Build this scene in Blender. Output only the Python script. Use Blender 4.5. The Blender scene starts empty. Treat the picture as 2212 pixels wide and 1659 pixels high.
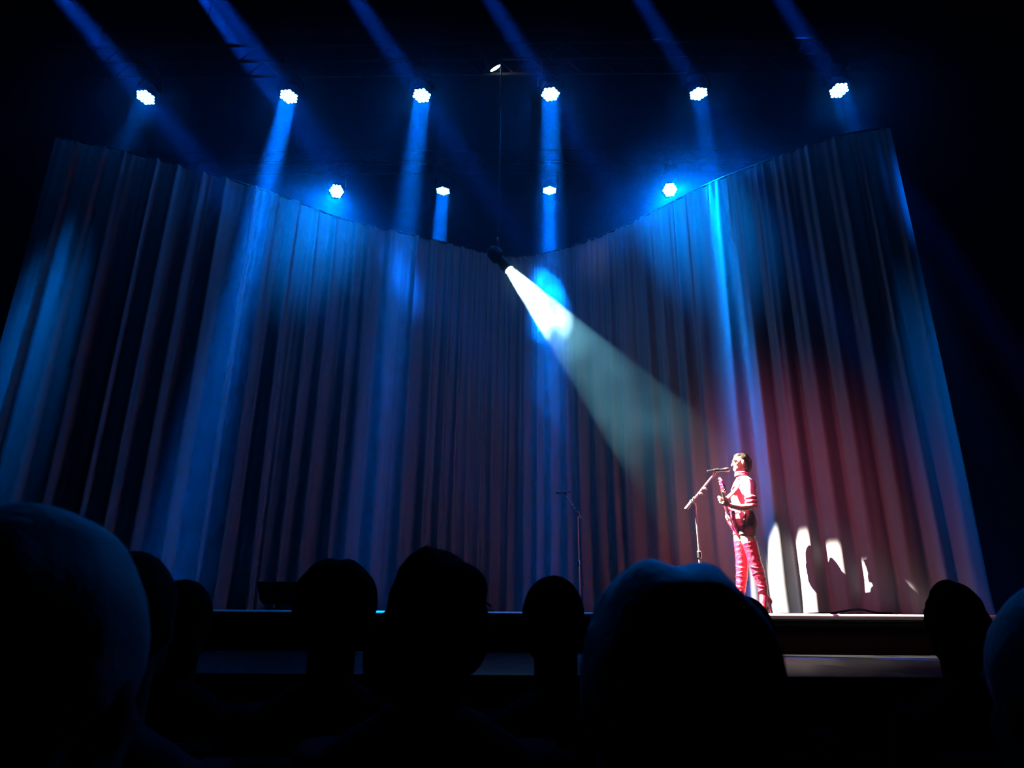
import bpy, bmesh, math, random
from mathutils import Vector, Matrix, Quaternion, noise

random.seed(7)
S = bpy.context.scene
COL = S.collection
V = Vector
PI = math.pi

# ------------------------------------------------------------------ camera
W, H, F = 2212.0, 1659.0, 1500.0
PITCH = math.radians(19.56)
ROLL = 0.0070
EYE = V((0.0, 0.0, -0.17))                       # stage floor is z = 0
_F = V((0, math.cos(PITCH), math.sin(PITCH)))
_U0 = V((0, -math.sin(PITCH), math.cos(PITCH)))
_R0 = V((1, 0, 0))
_R = _R0 * math.cos(ROLL) + _U0 * math.sin(ROLL)
_U = _U0 * math.cos(ROLL) - _R0 * math.sin(ROLL)


def ray(u, v):
    return _F + _R * ((u - W / 2) / F) + _U * ((H / 2 - v) / F)


def at_y(u, v, y):
    d = ray(u, v)
    return EYE + d * ((y - EYE.y) / d.y)


def at_z(u, v, z):
    d = ray(u, v)
    return EYE + d * ((z - EYE.z) / d.z)


def on_line(u, v, a, b):                          # meets the upright plane y = a + b x
    d = ray(u, v)
    return EYE + d * ((a - EYE.y + b * EYE.x) / (d.y - b * d.x))


cam = bpy.data.cameras.new('camera')
cam.sensor_width = 36.0
cam.lens = F / W * 36.0
cam.clip_start = 0.05
cam.clip_end = 100
cam.dof.use_dof = True
cam.dof.focus_distance = 8.6
cam.dof.aperture_fstop = 6.5
camo = bpy.data.objects.new('camera', cam)
COL.objects.link(camo)
camo.matrix_world = Matrix(((_R.x, _U.x, -_F.x, EYE.x), (_R.y, _U.y, -_F.y, EYE.y), (_R.z, _U.z, -_F.z, EYE.z), (0, 0, 0, 1)))
S.camera = camo

# ------------------------------------------------------------------ world, exposure
world = bpy.data.worlds.new('world')
S.world = world
world.use_nodes = True
world.node_tree.nodes['Background'].inputs[0].default_value = (0.0004, 0.0006, 0.0008, 1)
world.node_tree.nodes['Background'].inputs[1].default_value = 1.0
S.view_settings.view_transform = 'Standard'
S.view_settings.look = 'None'
S.view_settings.exposure = 0.0
S.view_settings.gamma = 1.0
S.view_settings.use_curve_mapping = False
S.cycles.max_bounces = 5
S.cycles.diffuse_bounces = 2
S.cycles.glossy_bounces = 2
S.cycles.transmission_bounces = 3
S.cycles.transparent_max_bounces = 24
S.cycles.volume_bounces = 0
S.cycles.adaptive_threshold = 0.03
S.cycles.sample_clamp_indirect = 3.0
S.cycles.use_denoising = True

# light levels
BLUE = (0.0, 0.20, 1.0)
BEAM_W = 330.0          # watts of one upright blue beam
WASH_W = 23.0          # watts of the wide blue light of one LED head
SWEEP_W = 17.0         # watts of one added lamp for the slanting blue streaks
SPOT_W = 52000.0        # white profile spot on the singer
HAZE = 0.0042
SMOKE = 0.13
SMOKE2 = 0.009
RED_W = 1500.0          # faint red wash from above the front of the stage


# ------------------------------------------------------------------ materials
def mat(name, col, rough=0.6, metal=0.0, coat=0.0, spec=0.5, bump=None, sheen=0.0, var=0.0, vscale=8.0, emit=None):
    m = bpy.data.materials.new(name)
    m.use_nodes = True
    nt = m.node_tree
    b = nt.nodes['Principled BSDF']
    b.inputs['Base Color'].default_value = (*col, 1)
    b.inputs['Roughness'].default_value = rough
    b.inputs['Metallic'].default_value = metal
    b.inputs['Coat Weight'].default_value = coat
    b.inputs['Coat Roughness'].default_value = 0.12
    b.inputs['Specular IOR Level'].default_value = spec
    b.inputs['Sheen Weight'].default_value = sheen
    if emit:
        b.inputs['Emission Color'].default_value = (*emit[0], 1)
        b.inputs['Emission Strength'].default_value = emit[1]
    tc = None
    if var or bump:
        tc = nt.nodes.new('ShaderNodeTexCoord')
    if var:
        n = nt.nodes.new('ShaderNodeTexNoise')
        n.inputs['Scale'].default_value = vscale
        n.inputs['Detail'].default_value = 4
        nt.links.new(tc.outputs['Object'], n.inputs['Vector'])
        r = nt.nodes.new('ShaderNodeValToRGB')
        r.color_ramp.elements[0].position = 0.3
        r.color_ramp.elements[1].position = 0.7
        r.color_ramp.elements[0].color = (*[c * (1 - var) for c in col], 1)
        r.color_ramp.elements[1].color = (*[min(1, c * (1 + var)) for c in col], 1)
        nt.links.new(n.outputs['Fac'], r.inputs['Fac'])
        nt.links.new(r.outputs['Color'], b.inputs['Base Color'])
    if bump:
        n = nt.nodes.new('ShaderNodeTexNoise')
        n.inputs['Scale'].default_value = bump[0]
        n.inputs['Detail'].default_value = 3
        nt.links.new(tc.outputs['Object'], n.inputs['Vector'])
        bp = nt.nodes.new('ShaderNodeBump')
        bp.inputs['Strength'].default_value = bump[1]
        bp.inputs['Distance'].default_value = bump[2]
        nt.links.new(n.outputs['Fac'], bp.inputs['Height'])
        nt.links.new(bp.outputs['Normal'], b.inputs['Normal'])
    return m


M = {}
M['black_paint'] = mat('black_paint', (0.006, 0.006, 0.006), 0.8, spec=0.1, var=0.3)
M['black_wall'] = mat('black_wall', (0.010, 0.010, 0.012), 0.95, spec=0.1, var=0.3, vscale=2)
M['stage_black'] = mat('stage_black', (0.007, 0.0065, 0.006), 0.8, spec=0.08, var=0.3, vscale=5)
M['apron_gloss'] = mat('apron_gloss', (0.0035, 0.0035, 0.004), 0.45, spec=0.05, bump=(40, 0.15, 0.002), var=0.3)
M['nosing'] = mat('nosing', (0.62, 0.61, 0.59), 0.30, metal=0.25, var=0.12, vscale=3)
M['dark_metal'] = mat('dark_metal', (0.012, 0.012, 0.013), 0.55, metal=0.0, spec=0.25, var=0.2)
M['truss_metal'] = mat('truss_metal', (0.014, 0.014, 0.016), 0.7, metal=0.0, spec=0.06, var=0.2)
M['fixture'] = mat('fixture', (0.006, 0.006, 0.007), 0.7, spec=0.06, var=0.2)
M['stand_metal'] = mat('stand_metal', (0.24, 0.23, 0.22), 0.34, metal=0.3, var=0.1)
M['mic_black'] = mat('mic_black', (0.012, 0.012, 0.012), 0.35, metal=0.0, var=0.2)
M['mic_mesh'] = mat('mic_mesh', (0.06, 0.06, 0.06), 0.4, metal=0.5, bump=(600, 0.5, 0.001))
M['auditorium'] = mat('auditorium', (0.012, 0.011, 0.011), 0.95, spec=0.1, var=0.4, vscale=3)
M['seat_cloth'] = mat('seat_cloth', (0.004, 0.003, 0.003), 1.0, spec=0.0, var=0.3)
M['led'] = mat('led', (0.02, 0.02, 0.03), 0.3, emit=((0.10, 0.42, 1.0), 30.0))
M['spot_lens'] = mat('spot_lens', (0.2, 0.2, 0.2), 0.3, emit=((1.0, 0.97, 0.9), 40.0))
M['spot_lens_open'] = bpy.data.materials.new('spot_lens_open')      # clear glowing front lens that lets the lamp's beam out
M['spot_lens_open'].use_nodes = True
_nt = M['spot_lens_open'].node_tree
_nt.nodes.remove(_nt.nodes['Principled BSDF'])
_e = _nt.nodes.new('ShaderNodeEmission'); _e.inputs[0].default_value = (0.9, 1.0, 0.97, 1); _e.inputs[1].default_value = 30.0
_t = _nt.nodes.new('ShaderNodeBsdfTransparent')
_a = _nt.nodes.new('ShaderNodeAddShader')
_nt.links.new(_e.outputs[0], _a.inputs[0]); _nt.links.new(_t.outputs[0], _a.inputs[1])
_nt.links.new(_a.outputs[0], _nt.nodes['Material Output'].inputs['Surface'])
M['skin'] = mat('skin', (0.62, 0.36, 0.26), 0.5, var=0.06, vscale=20)
M['sweater'] = mat('sweater', (0.72, 0.12, 0.22), 0.8, sheen=0.3, bump=(160, 0.4, 0.004), var=0.1, vscale=30)
M['shade_shorts'] = mat('shade_shorts', (0.22, 0.05, 0.045), 0.75, var=0.15, vscale=25)  # reddish brown imitates shade on the bare hips
M['boot'] = mat('boot', (0.70, 0.012, 0.045), 0.38, coat=1.0, bump=(26, 0.7, 0.02), var=0.12, vscale=12)
M['boot'].node_tree.nodes['Principled BSDF'].inputs['Coat Roughness'].default_value = 0.32
M['guitar_red'] = mat('guitar_red', (0.60, 0.03, 0.14), 0.25, coat=0.8, var=0.05)
M['guitar_neck'] = mat('guitar_neck', (0.42, 0.16, 0.10), 0.4, var=0.2, vscale=30)
M['chrome'] = mat('chrome', (0.7, 0.7, 0.7), 0.25, metal=1.0)
M['hair_dark'] = mat('hair_dark', (0.020, 0.012, 0.006), 0.45, spec=0.15, bump=(120, 0.3, 0.003), var=0.3, vscale=50)
M['eye'] = mat('eye', (0.03, 0.02, 0.015), 0.2)
M['strap'] = mat('strap', (0.35, 0.06, 0.08), 0.7, var=0.1)
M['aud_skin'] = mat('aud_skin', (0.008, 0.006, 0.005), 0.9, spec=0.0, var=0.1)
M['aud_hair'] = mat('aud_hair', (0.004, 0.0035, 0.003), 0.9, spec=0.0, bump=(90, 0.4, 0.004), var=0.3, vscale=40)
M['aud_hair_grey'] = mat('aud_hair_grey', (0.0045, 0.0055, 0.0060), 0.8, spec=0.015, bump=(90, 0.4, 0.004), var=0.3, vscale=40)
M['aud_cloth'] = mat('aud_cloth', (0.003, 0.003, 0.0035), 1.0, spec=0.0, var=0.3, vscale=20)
M['rubber'] = mat('rubber', (0.004, 0.004, 0.004), 0.9, spec=0.05, var=0.2)


def curtain_material():
    m = bpy.data.materials.new('silver_drape')
    m.use_nodes = True
    nt = m.node_tree
    out = nt.nodes['Material Output']
    b = nt.nodes['Principled BSDF']
    b.inputs['Base Color'].default_value = (0.135, 0.131, 0.135, 1)
    b.inputs['Roughness'].default_value = 0.62
    b.inputs['Specular IOR Level'].default_value = 0.3
    b.inputs['Sheen Weight'].default_value = 0.06
    tc = nt.nodes.new('ShaderNodeTexCoord')
    mp = nt.nodes.new('ShaderNodeMapping')
    mp.inputs['Scale'].default_value = (1, 1, 0.05)
    n = nt.nodes.new('ShaderNodeTexNoise')
    n.inputs['Scale'].default_value = 9
    n.inputs['Detail'].default_value = 5
    nt.links.new(tc.outputs['Object'], mp.inputs['Vector'])
    nt.links.new(mp.outputs['Vector'], n.inputs['Vector'])
    bp = nt.nodes.new('ShaderNodeBump')
    bp.inputs['Strength'].default_value = 0.15
    bp.inputs['Distance'].default_value = 0.03
    nt.links.new(n.outputs['Fac'], bp.inputs['Height'])
    nt.links.new(bp.outputs['Normal'], b.inputs['Normal'])
    t = nt.nodes.new('ShaderNodeBsdfTranslucent')
    t.inputs['Color'].default_value = (0.135, 0.131, 0.135, 1)
    nt.links.new(bp.outputs['Normal'], t.inputs['Normal'])
    mx = nt.nodes.new('ShaderNodeMixShader')
    mx.inputs[0].default_value = 0.22
    nt.links.new(b.outputs[0], mx.inputs[1])
    nt.links.new(t.outputs[0], mx.inputs[2])
    nt.links.new(mx.outputs[0], out.inputs['Surface'])
    return m


M['drape'] = curtain_material()


def haze_material(name, density, g, col):
    m = bpy.data.materials.new(name)
    m.use_nodes = True
    nt = m.node_tree
    nt.nodes.remove(nt.nodes['Principled BSDF'])
    vs = nt.nodes.new('ShaderNodeVolumeScatter')
    vs.inputs['Color'].default_value = (*col, 1)
    vs.inputs['Density'].default_value = density
    vs.inputs['Anisotropy'].default_value = g
    nt.links.new(vs.outputs[0], nt.nodes['Material Output'].inputs['Volume'])
    return m, vs, nt


# ------------------------------------------------------------------ mesh helpers
def tag(o, label=None, cat=None, group=None, kind=None):
    if label: o['label'] = label
    if cat: o['category'] = cat
    if group: o['group'] = group
    if kind: o['kind'] = kind
    return o


def thing(name, label, cat, loc, group=None):
    o = bpy.data.objects.new(name, None)
    o.empty_display_size = 0.2
    COL.objects.link(o)
    o.location = loc
    return tag(o, label, cat, group)


def base_of(p):
    v = V((0, 0, 0))
    while p is not None:
        v = v + p.location
        p = p.parent
    return v


def mk(name, bm, m, parent=None, smooth=True, angle=0.6):
    """links the world-space bmesh as one mesh object under parent"""
    off = base_of(parent)
    if off.length: bmesh.ops.translate(bm, verts=bm.verts, vec=-off)
    bmesh.ops.recalc_face_normals(bm, faces=bm.faces)
    if smooth:
        for f in bm.faces: f.smooth = True
        for e in bm.edges:
            if len(e.link_faces) == 2 and e.calc_face_angle(0) > angle: e.smooth = False
    me = bpy.data.meshes.new(name)
    bm.to_mesh(me)
    bm.free()
    me.materials.append(m)
    o = bpy.data.objects.new(name, me)
    COL.objects.link(o)
    if parent is not None: o.parent = parent
    return o


def fuse(name, bm, m, parent=None, voxel=0.006, it=6):
    """fuses overlapping closed shapes into one continuous surface"""
    off = base_of(parent)
    if off.length: bmesh.ops.translate(bm, verts=bm.verts, vec=-off)
    bmesh.ops.recalc_face_normals(bm, faces=bm.faces)
    me = bpy.data.meshes.new(name + '_raw')
    bm.to_mesh(me)
    bm.free()
    o = bpy.data.objects.new(name + '_raw', me)
    COL.objects.link(o)
    r = o.modifiers.new('r', 'REMESH')
    r.mode = 'VOXEL'
    r.voxel_size = voxel
    s = o.modifiers.new('s', 'SMOOTH')
    s.factor = 0.5
    s.iterations = it
    dg = bpy.context.evaluated_depsgraph_get()
    dg.update()
    ev = o.evaluated_get(dg)
    me2 = bpy.data.meshes.new_from_object(ev)
    me2.name = name
    bpy.data.objects.remove(o)
    bpy.data.meshes.remove(me)
    me2.materials.clear()
    me2.materials.append(m)
    me2.polygons.foreach_set('use_smooth', [True] * len(me2.polygons))
    me2.update()
    o2 = bpy.data.objects.new(name, me2)
    COL.objects.link(o2)
    if parent is not None: o2.parent = parent
    return o2


def loft(bm, rings, seg=20, caps=True):
    """rings: (centre, half-axis a, half-axis b)"""
    loops = []
    for c, a, b in rings:
        loops.append([bm.verts.new(c + a * math.cos(2 * PI * k / seg) + b * math.sin(2 * PI * k / seg)) for k in range(seg)])
    for l0, l1 in zip(loops, loops[1:]):
        for k in range(seg):
            bm.faces.new((l0[k], l0[(k + 1) % seg], l1[(k + 1) % seg], l1[k]))
    if caps:
        bm.faces.new(loops[0][::-1])
        bm.faces.new(loops[-1])


def hring(c, rx, ry):
    return (c, V((rx, 0, 0)), V((0, ry, 0)))


def tube(bm, pts, radii, seg=12, caps=True, squash=1.0):
    pts = [V(p) for p in pts]
    if isinstance(radii, (int, float)): radii = [radii] * len(pts)
    rings = []
    up = None
    for i, p in enumerate(pts):
        t = (pts[min(i + 1, len(pts) - 1)] - pts[max(i - 1, 0)]).normalized()
        if up is None:
            up = V((0, 0, 1)) if abs(t.z) < 0.9 else V((0, 1, 0))
        a = (up - t * up.dot(t)).normalized()
        b = t.cross(a)
        up = a
        rings.append((p, a * radii[i], b * radii[i] * squash))
    loft(bm, rings, seg, caps)


def smooth_path(pts, n=6):
    """Catmull-Rom through the points"""
    pts = [V(p) for p in pts]
    out = []
    for i in range(len(pts) - 1):
        p0, p1, p2, p3 = pts[max(i - 1, 0)], pts[i], pts[i + 1], pts[min(i + 2, len(pts) - 1)]
        for k in range(n):
            t = k / n
            out.append(0.5 * ((2 * p1) + (p2 - p0) * t + (2 * p0 - 5 * p1 + 4 * p2 - p3) * t * t + (3 * p1 - p0 - 3 * p2 + p3) * t ** 3))
    out.append(pts[-1])
    return out


def lerp_list(vals, n):
    out = []
    for i in range(len(vals) - 1):
        for k in range(n): out.append(vals[i] + (vals[i + 1] - vals[i]) * k / n)
    out.append(vals[-1])
    return out


def limb(bm, pts, radii, n=5, seg=16):
    tube(bm, smooth_path(pts, n), lerp_list(radii, n), seg)


def blob(bm, c, r, rot=None, sub=3):
    g = bmesh.ops.create_icosphere(bm, subdivisions=sub, radius=1.0)
    mtx = Matrix.Translation(c) @ (rot.to_matrix().to_4x4() if rot else Matrix()) @ Matrix.Diagonal((*r, 1))
    bmesh.ops.transform(bm, matrix=mtx, verts=g['verts'])
    return g['verts']


def box(bm, c, s, rot=None, bevel=0.0):
    g = bmesh.ops.create_cube(bm, size=1.0)
    mtx = Matrix.Translation(c) @ (rot.to_matrix().to_4x4() if rot else Matrix()) @ Matrix.Diagonal((*s, 1))
    bmesh.ops.transform(bm, matrix=mtx, verts=g['verts'])
    if bevel:
        es = list({e for v in g['verts'] for e in v.link_edges})
        bmesh.ops.bevel(bm, geom=es, offset=bevel, segments=2, affect='EDGES', profile=0.5)


def lathe(bm, prof, origin, axis, seg=24):
    """prof: (distance along axis, radius)"""
    axis = V(axis).normalized()
    ref = V((0, 0, 1)) if abs(axis.z) < 0.9 else V((1, 0, 0))
    a = (ref - axis * ref.dot(axis)).normalized()
    b = axis.cross(a)
    loft(bm, [(V(origin) + axis * d, a * r, b * r) for d, r in prof], seg, True)


def new(): return bmesh.new()


def structure(name, bm, m, parent=None, smooth=False):
    o = mk(name, bm, m, parent, smooth)
    if parent is None: o['kind'] = 'structure'
    return o


def light(name, kind, loc, d, watts, col, parent=None, **kw):
    l = bpy.data.lights.new(name, kind)
    l.energy = watts
    l.color = col
    for k, v in kw.items(): setattr(l, k, v)
    o = bpy.data.objects.new(name, l)
    COL.objects.link(o)
    o.rotation_mode = 'QUATERNION'
    o.rotation_quaternion = V(d).normalized().to_track_quat('-Z', 'Y')
    if parent is not None:
        o.parent = parent
        o.location = V(loc) - base_of(parent)
    else:
        o.location = loc
    return o


# ------------------------------------------------------------------ setting: stage house and auditorium
LIP_Y = 6.95
APRON_Z = -0.36
APRON_Y = 3.45
FLOOR_Z = -1.37

bm = new(); box(bm, V((0, (LIP_Y + 13.6) / 2, -0.15)), (21, 13.6 - LIP_Y, 0.30)); structure('stage_floor', bm, M['stage_black'])
bm = new(); box(bm, V((0, LIP_Y + 0.1, (FLOOR_Z - 0.30) / 2)), (21, 0.2, -FLOOR_Z - 0.30 - 0.002)); structure('wall_stage', bm, M['black_paint'])
bm = new()
tube(bm, [V((-7.5, LIP_Y - 0.026, -0.026)), V((0, LIP_Y - 0.026, -0.026)), V((7.5, LIP_Y - 0.026, -0.026))], 0.026, 20)
structure('trim_1', bm, M['nosing'], smooth=True)
bm = new()
box(bm, V((0, LIP_Y - 0.012, -0.085)), (15.0, 0.020, 0.05), bevel=0.004)
structure('trim_2', bm, M['dark_metal'], smooth=True)

apron = bpy.data.objects.new('floor_apron', None)
COL.objects.link(apron)
apron.location = (0, APRON_Y, FLOOR_Z)
apron['kind'] = 'structure'
for k in range(10):
    x0 = -8.9 + k * 1.82
    bm = new()
    box(bm, V((x0 + 0.9, (APRON_Y + LIP_Y - 0.06) / 2, APRON_Z - 0.03)), (1.80, LIP_Y - 0.06 - APRON_Y, 0.06 + 0.002 * (k % 2)), bevel=0.008)
    mk('panel', bm, M['apron_gloss'], apron)
bm = new(); box(bm, V((0, APRON_Y + 0.10, (FLOOR_Z + APRON_Z - 0.06) / 2)), (18, 0.1, APRON_Z - 0.06 - FLOOR_Z)); mk('riser', bm, M['black_paint'], apron)

bm = new(); box(bm, V((0, 2.3, FLOOR_Z - 0.05)), (21, 10.3, 0.1)); structure('floor', bm, M['auditorium'])
bm = new(); box(bm, V((0, 13.5, 7.3)), (21, 0.2, 17.4)); structure('wall_back', bm, M['black_wall'])
bm = new(); box(bm, V((-10.4, 5.3, 7.3)), (0.2, 16.4, 17.4)); structure('wall_left', bm, M['black_wall'])
bm = new(); box(bm, V((10.4, 5.3, 7.3)), (0.2, 16.4, 17.4)); structure('wall_right', bm, M['black_wall'])
bm = new(); box(bm, V((0, 5.3, 16.1)), (21, 16.4, 0.2)); structure('ceiling', bm, M['black_wall'])

# haze over the stage
bm = new(); box(bm, V((0, 9.25, 7.9)), (20.3, 8.2, 15.78))
hm, _, _ = haze_material('stage_haze', HAZE, 0.75, (0.17, 0.64, 0.95))
o = mk('haze', bm, hm, None, smooth=False)
tag(o, 'thin bluish stage haze that shows up the light beams', 'haze', kind='stuff')

# ------------------------------------------------------------------ stage curtain
ZTOP = 5.70
TOP_PX = [(100, 283), (140, 299), (260, 325), (411, 365), (540, 402), (635, 434), (739, 474), (912, 512), (1000, 536), (1085, 556),
          (1170, 549), (1270, 520), (1380, 474), (1520, 402), (1633, 357), (1796, 298), (1905, 278), (1960, 276)]
pts = [at_z(u, v, ZTOP) for u, v in TOP_PX]
pts[0] = pts[1] + V((-0.10, -0.04, 0))
pts[-1] = pts[-2] + V((0.10, -0.02, 0))
dense = smooth_path(pts, 24)
for _ in range(60):
    dense = [dense[0]] + [(dense[i - 1] + dense[i] * 2 + dense[i + 1]) / 4 for i in range(1, len(dense) - 1)] + [dense[-1]]
cum = [0.0]
for a, b in zip(dense, dense[1:]): cum.append(cum[-1] + (b - a).length)
CL = cum[-1]


def curtain_at(s):
    s = min(max(s, 0), CL)
    lo, hi = 0, len(cum) - 1
    while hi - lo > 1:
        m_ = (lo + hi) // 2
        if cum[m_] <= s: lo = m_
        else: hi = m_
    t = (s - cum[lo]) / max(1e-9, cum[hi] - cum[lo])
    p = dense[lo].lerp(dense[hi], t)
    d = (dense[hi] - dense[lo]).normalized()
    return p, V((-d.y, d.x, 0))                   # normal points upstage


rc = random.Random(11)
folds = []
s = 0.0
while s < CL:
    g = s / CL
    w = rc.uniform(0.28, 0.40) if g < 0.40 else rc.uniform(0.17, 0.28) if g < 0.58 else rc.uniform(0.22, 0.36)
    folds.append((s, w, rc.uniform(0.70, 1.15), rc.uniform(0.32, 0.68), rc.uniform(-1, 1), rc.random()))
    s += w
bm = new()
ROWS = 34
cols = []
SUB = 18
for (s0, w, amp, skew, drift, ph) in folds:
    for k in range(SUB):
        cols.append((s0, w, amp, skew, drift, ph, k / SUB))
grid = []
for (s0, w, amp, skew, drift, ph, q) in cols:
    line = []
    sharp = 0.50 + 1.5 * max(0.0, min(1.0, (0.50 - s0 / CL) / 0.15))   # the left half hangs in narrower, sharper ridges
    deep = 1.0 + 0.45 * max(0.0, min(1.0, (0.50 - s0 / CL) / 0.15))
    # one fold: a rounded ridge towards the audience with a deep hollow either side, leaning by skew
    x = q / skew * 0.5 if q < skew else 0.5 + (q - skew) / (1 - skew) * 0.5
    ridge = (0.5 - 0.5 * math.cos(2 * PI * x)) ** (sharp + 0.6 * ph)
    for j in range(ROWS + 1):
        t = j / ROWS
        grow = 0.34 + 0.66 * t ** 0.6
        sway = 0.035 * math.sin(2.1 * t + ph * 6.28) * t * math.sin(PI * q)
        ss = s0 + q * w + sway * drift
        p, n = curtain_at(ss)
        A = 0.118 * deep * amp * grow * (0.55 + w * 1.4)
        fine = 0.016 * (1 - t) ** 1.5 * math.sin(2 * PI * (3 * q + ph)) + 0.008 * math.sin(2 * PI * (2 * q + 2 * ph) + 3 * t)
        off = -A * (ridge - 0.5) + fine * math.sin(PI * q)
        off += 0.05 * noise.noise(V((ss * 0.8, t * 1.5, 3.3)))
        # the cloth hangs almost plumb, bellying a little towards the stage at its foot
        z = ZTOP * (1 - t) + 0.012 * t * (1 + math.sin(ss * 7))
        hemkick = 0.03 * max(0, t - 0.94) / 0.06 * math.sin(ss * 11 + ph)
        line.append(bm.verts.new(V((p.x, p.y, z)) + n * (off + hemkick)))
    grid.append(line)
for l0, l1 in zip(grid, grid[1:]):
    for j in range(ROWS):
        bm.faces.new((l0[j], l1[j], l1[j + 1], l0[j + 1]))
cur = thing('stage_curtain', 'tall pleated silver-grey curtain curving round the back of the stage under blue light', 'curtain', V((0, 10.5, 0)))
mk('drape', bm, M['drape'], cur, angle=3)
bm = new()
tube(bm, [dense[i] + V((0, 0, 0.008)) for i in range(0, len(dense), 8)], 0.012, 8)
mk('curtain_track', bm, M['dark_metal'], cur)

# ------------------------------------------------------------------ trusses
ROW_A = (8.20, -0.022)
ROW_B = (11.35, -0.020)


def truss(label, a, b, x0, x1, z0):
    t = thing('lighting_truss', label, 'truss', V((0, a, z0)), 'black trusses over the stage')
    for dy in (-0.15, 0.15):
        for dz in (0, 0.30):
            bm = new()
            tube(bm, [V((x0, a + b * x0 + dy, z0 + dz)), V((x1, a + b * x1 + dy, z0 + dz))], 0.024, 10)
            mk('chord', bm, M['truss_metal'], t)
    n = int((x1 - x0) / 0.5)
    first = {}
    for k in range(n):
        xa = x0 + k * (x1 - x0) / n
        xm = xa + (x1 - x0) / n / 2
        xb = xa + (x1 - x0) / n
        for dy in (-0.15, 0.15):
            for (p, q, e, f) in ((xa, xm, 0, 0.30), (xm, xb, 0.30, 0)):
                key = (dy, e)
                if key not in first:
                    bm = new()
                    tube(bm, [V((p, a + b * p + dy, z0 + e)), V((q, a + b * q + dy, z0 + f))], 0.009, 6)
                    first[key] = (mk('brace', bm, M['truss_metal'], t), p)
                else:
                    o0, p0 = first[key]
                    o = o0.copy()
                    COL.objects.link(o)
                    o.location = o0.location + V((p - p0, b * (p - p0), 0))
    # wire ropes to the roof
    for x in (x0 + 0.6, x1 - 0.6):
        bm = new()
        tube(bm, [V((x, a + b * x, z0 + 0.3)), V((x, a + b * x, 15.96))], 0.008, 6)
        mk('wire_rope', bm, M['truss_metal'], t)
    return t


LAMP_A = [(315, 210, -1), (624, 208, 0), (911, 206, 1), (1189, 203, 2), (1509, 202, 3), (1812, 195, 4)]
LAMP_B = [(727, 413), (957, 412), (1187, 411), (1447, 410)]
posA = [on_line(u, v, *ROW_A) for u, v, _ in LAMP_A]
posB = [on_line(u, v, *ROW_B) for u, v in LAMP_B]
ZA = sum(p.z for p in posA) / len(posA) + 0.52
ZB = sum(p.z for p in posB) / len(posB) + 0.52
print('lamp rows', [tuple(round(c, 2) for c in p) for p in posA], [tuple(round(c, 2) for c in p) for p in posB], ZA, ZB)
truss('front black truss that carries the upper row of six stage lights', *ROW_A, -8.2, 8.2, ZA)
truss('rear black truss above the curtain that carries the lower row of four stage lights', *ROW_B, -7.2, 7.2, ZB)

# ------------------------------------------------------------------ LED heads
HEAD = {}


def lamp_meshes():
    # in local space the head looks along -Z with the middle of its face at the origin
    bm = new()
    lathe(bm, [(-0.004, 0.132), (0.010, 0.150), (0.05, 0.150), (0.10, 0.142), (0.17, 0.118), (0.22, 0.085), (0.235, 0.03)], V((0, 0, 0)), V((0, 0, 1)), 28)
    for k in range(10):
        box(bm, V((0.125 * math.cos(k * PI / 5), 0.125 * math.sin(k * PI / 5), 0.14)), (0.035, 0.006, 0.10), Quaternion((0, 0, 1), k * PI / 5))
    HEAD['housing'] = bm
    bm = new()
    sp = 0.0555
    for i in range(-2, 3):
        for j in range(-2, 3):
            if abs(i + j) > 2: continue
            c = V((sp * (i + j * 0.5), sp * j * 0.866, -0.006))
            g = []
            for r, dz in ((0.0265, 0.0), (0.022, -0.006), (0.010, -0.010)):
                g.append((c + V((0, 0, dz)), V((r, 0, 0)), V((0, r, 0))))
            loft(bm, g, 8)
    HEAD['lens'] = bm


lamp_meshes()


def bm_mesh(name, bm, m, smooth=True):
    bmesh.ops.recalc_face_normals(bm, faces=bm.faces)
    for f in bm.faces: f.smooth = smooth
    if smooth:
        for e in bm.edges:
            if len(e.link_faces) == 2 and e.calc_face_angle(0) > 0.6: e.smooth = False
    me = bpy.data.meshes.new(name)
    bm.to_mesh(me)
    bm.free()
    me.materials.append(m)
    return me


ME_HOUS = bm_mesh('housing', HEAD['housing'], M['fixture'])
ME_LENS = bm_mesh('lens', HEAD['lens'], M['led'], False)


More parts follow.
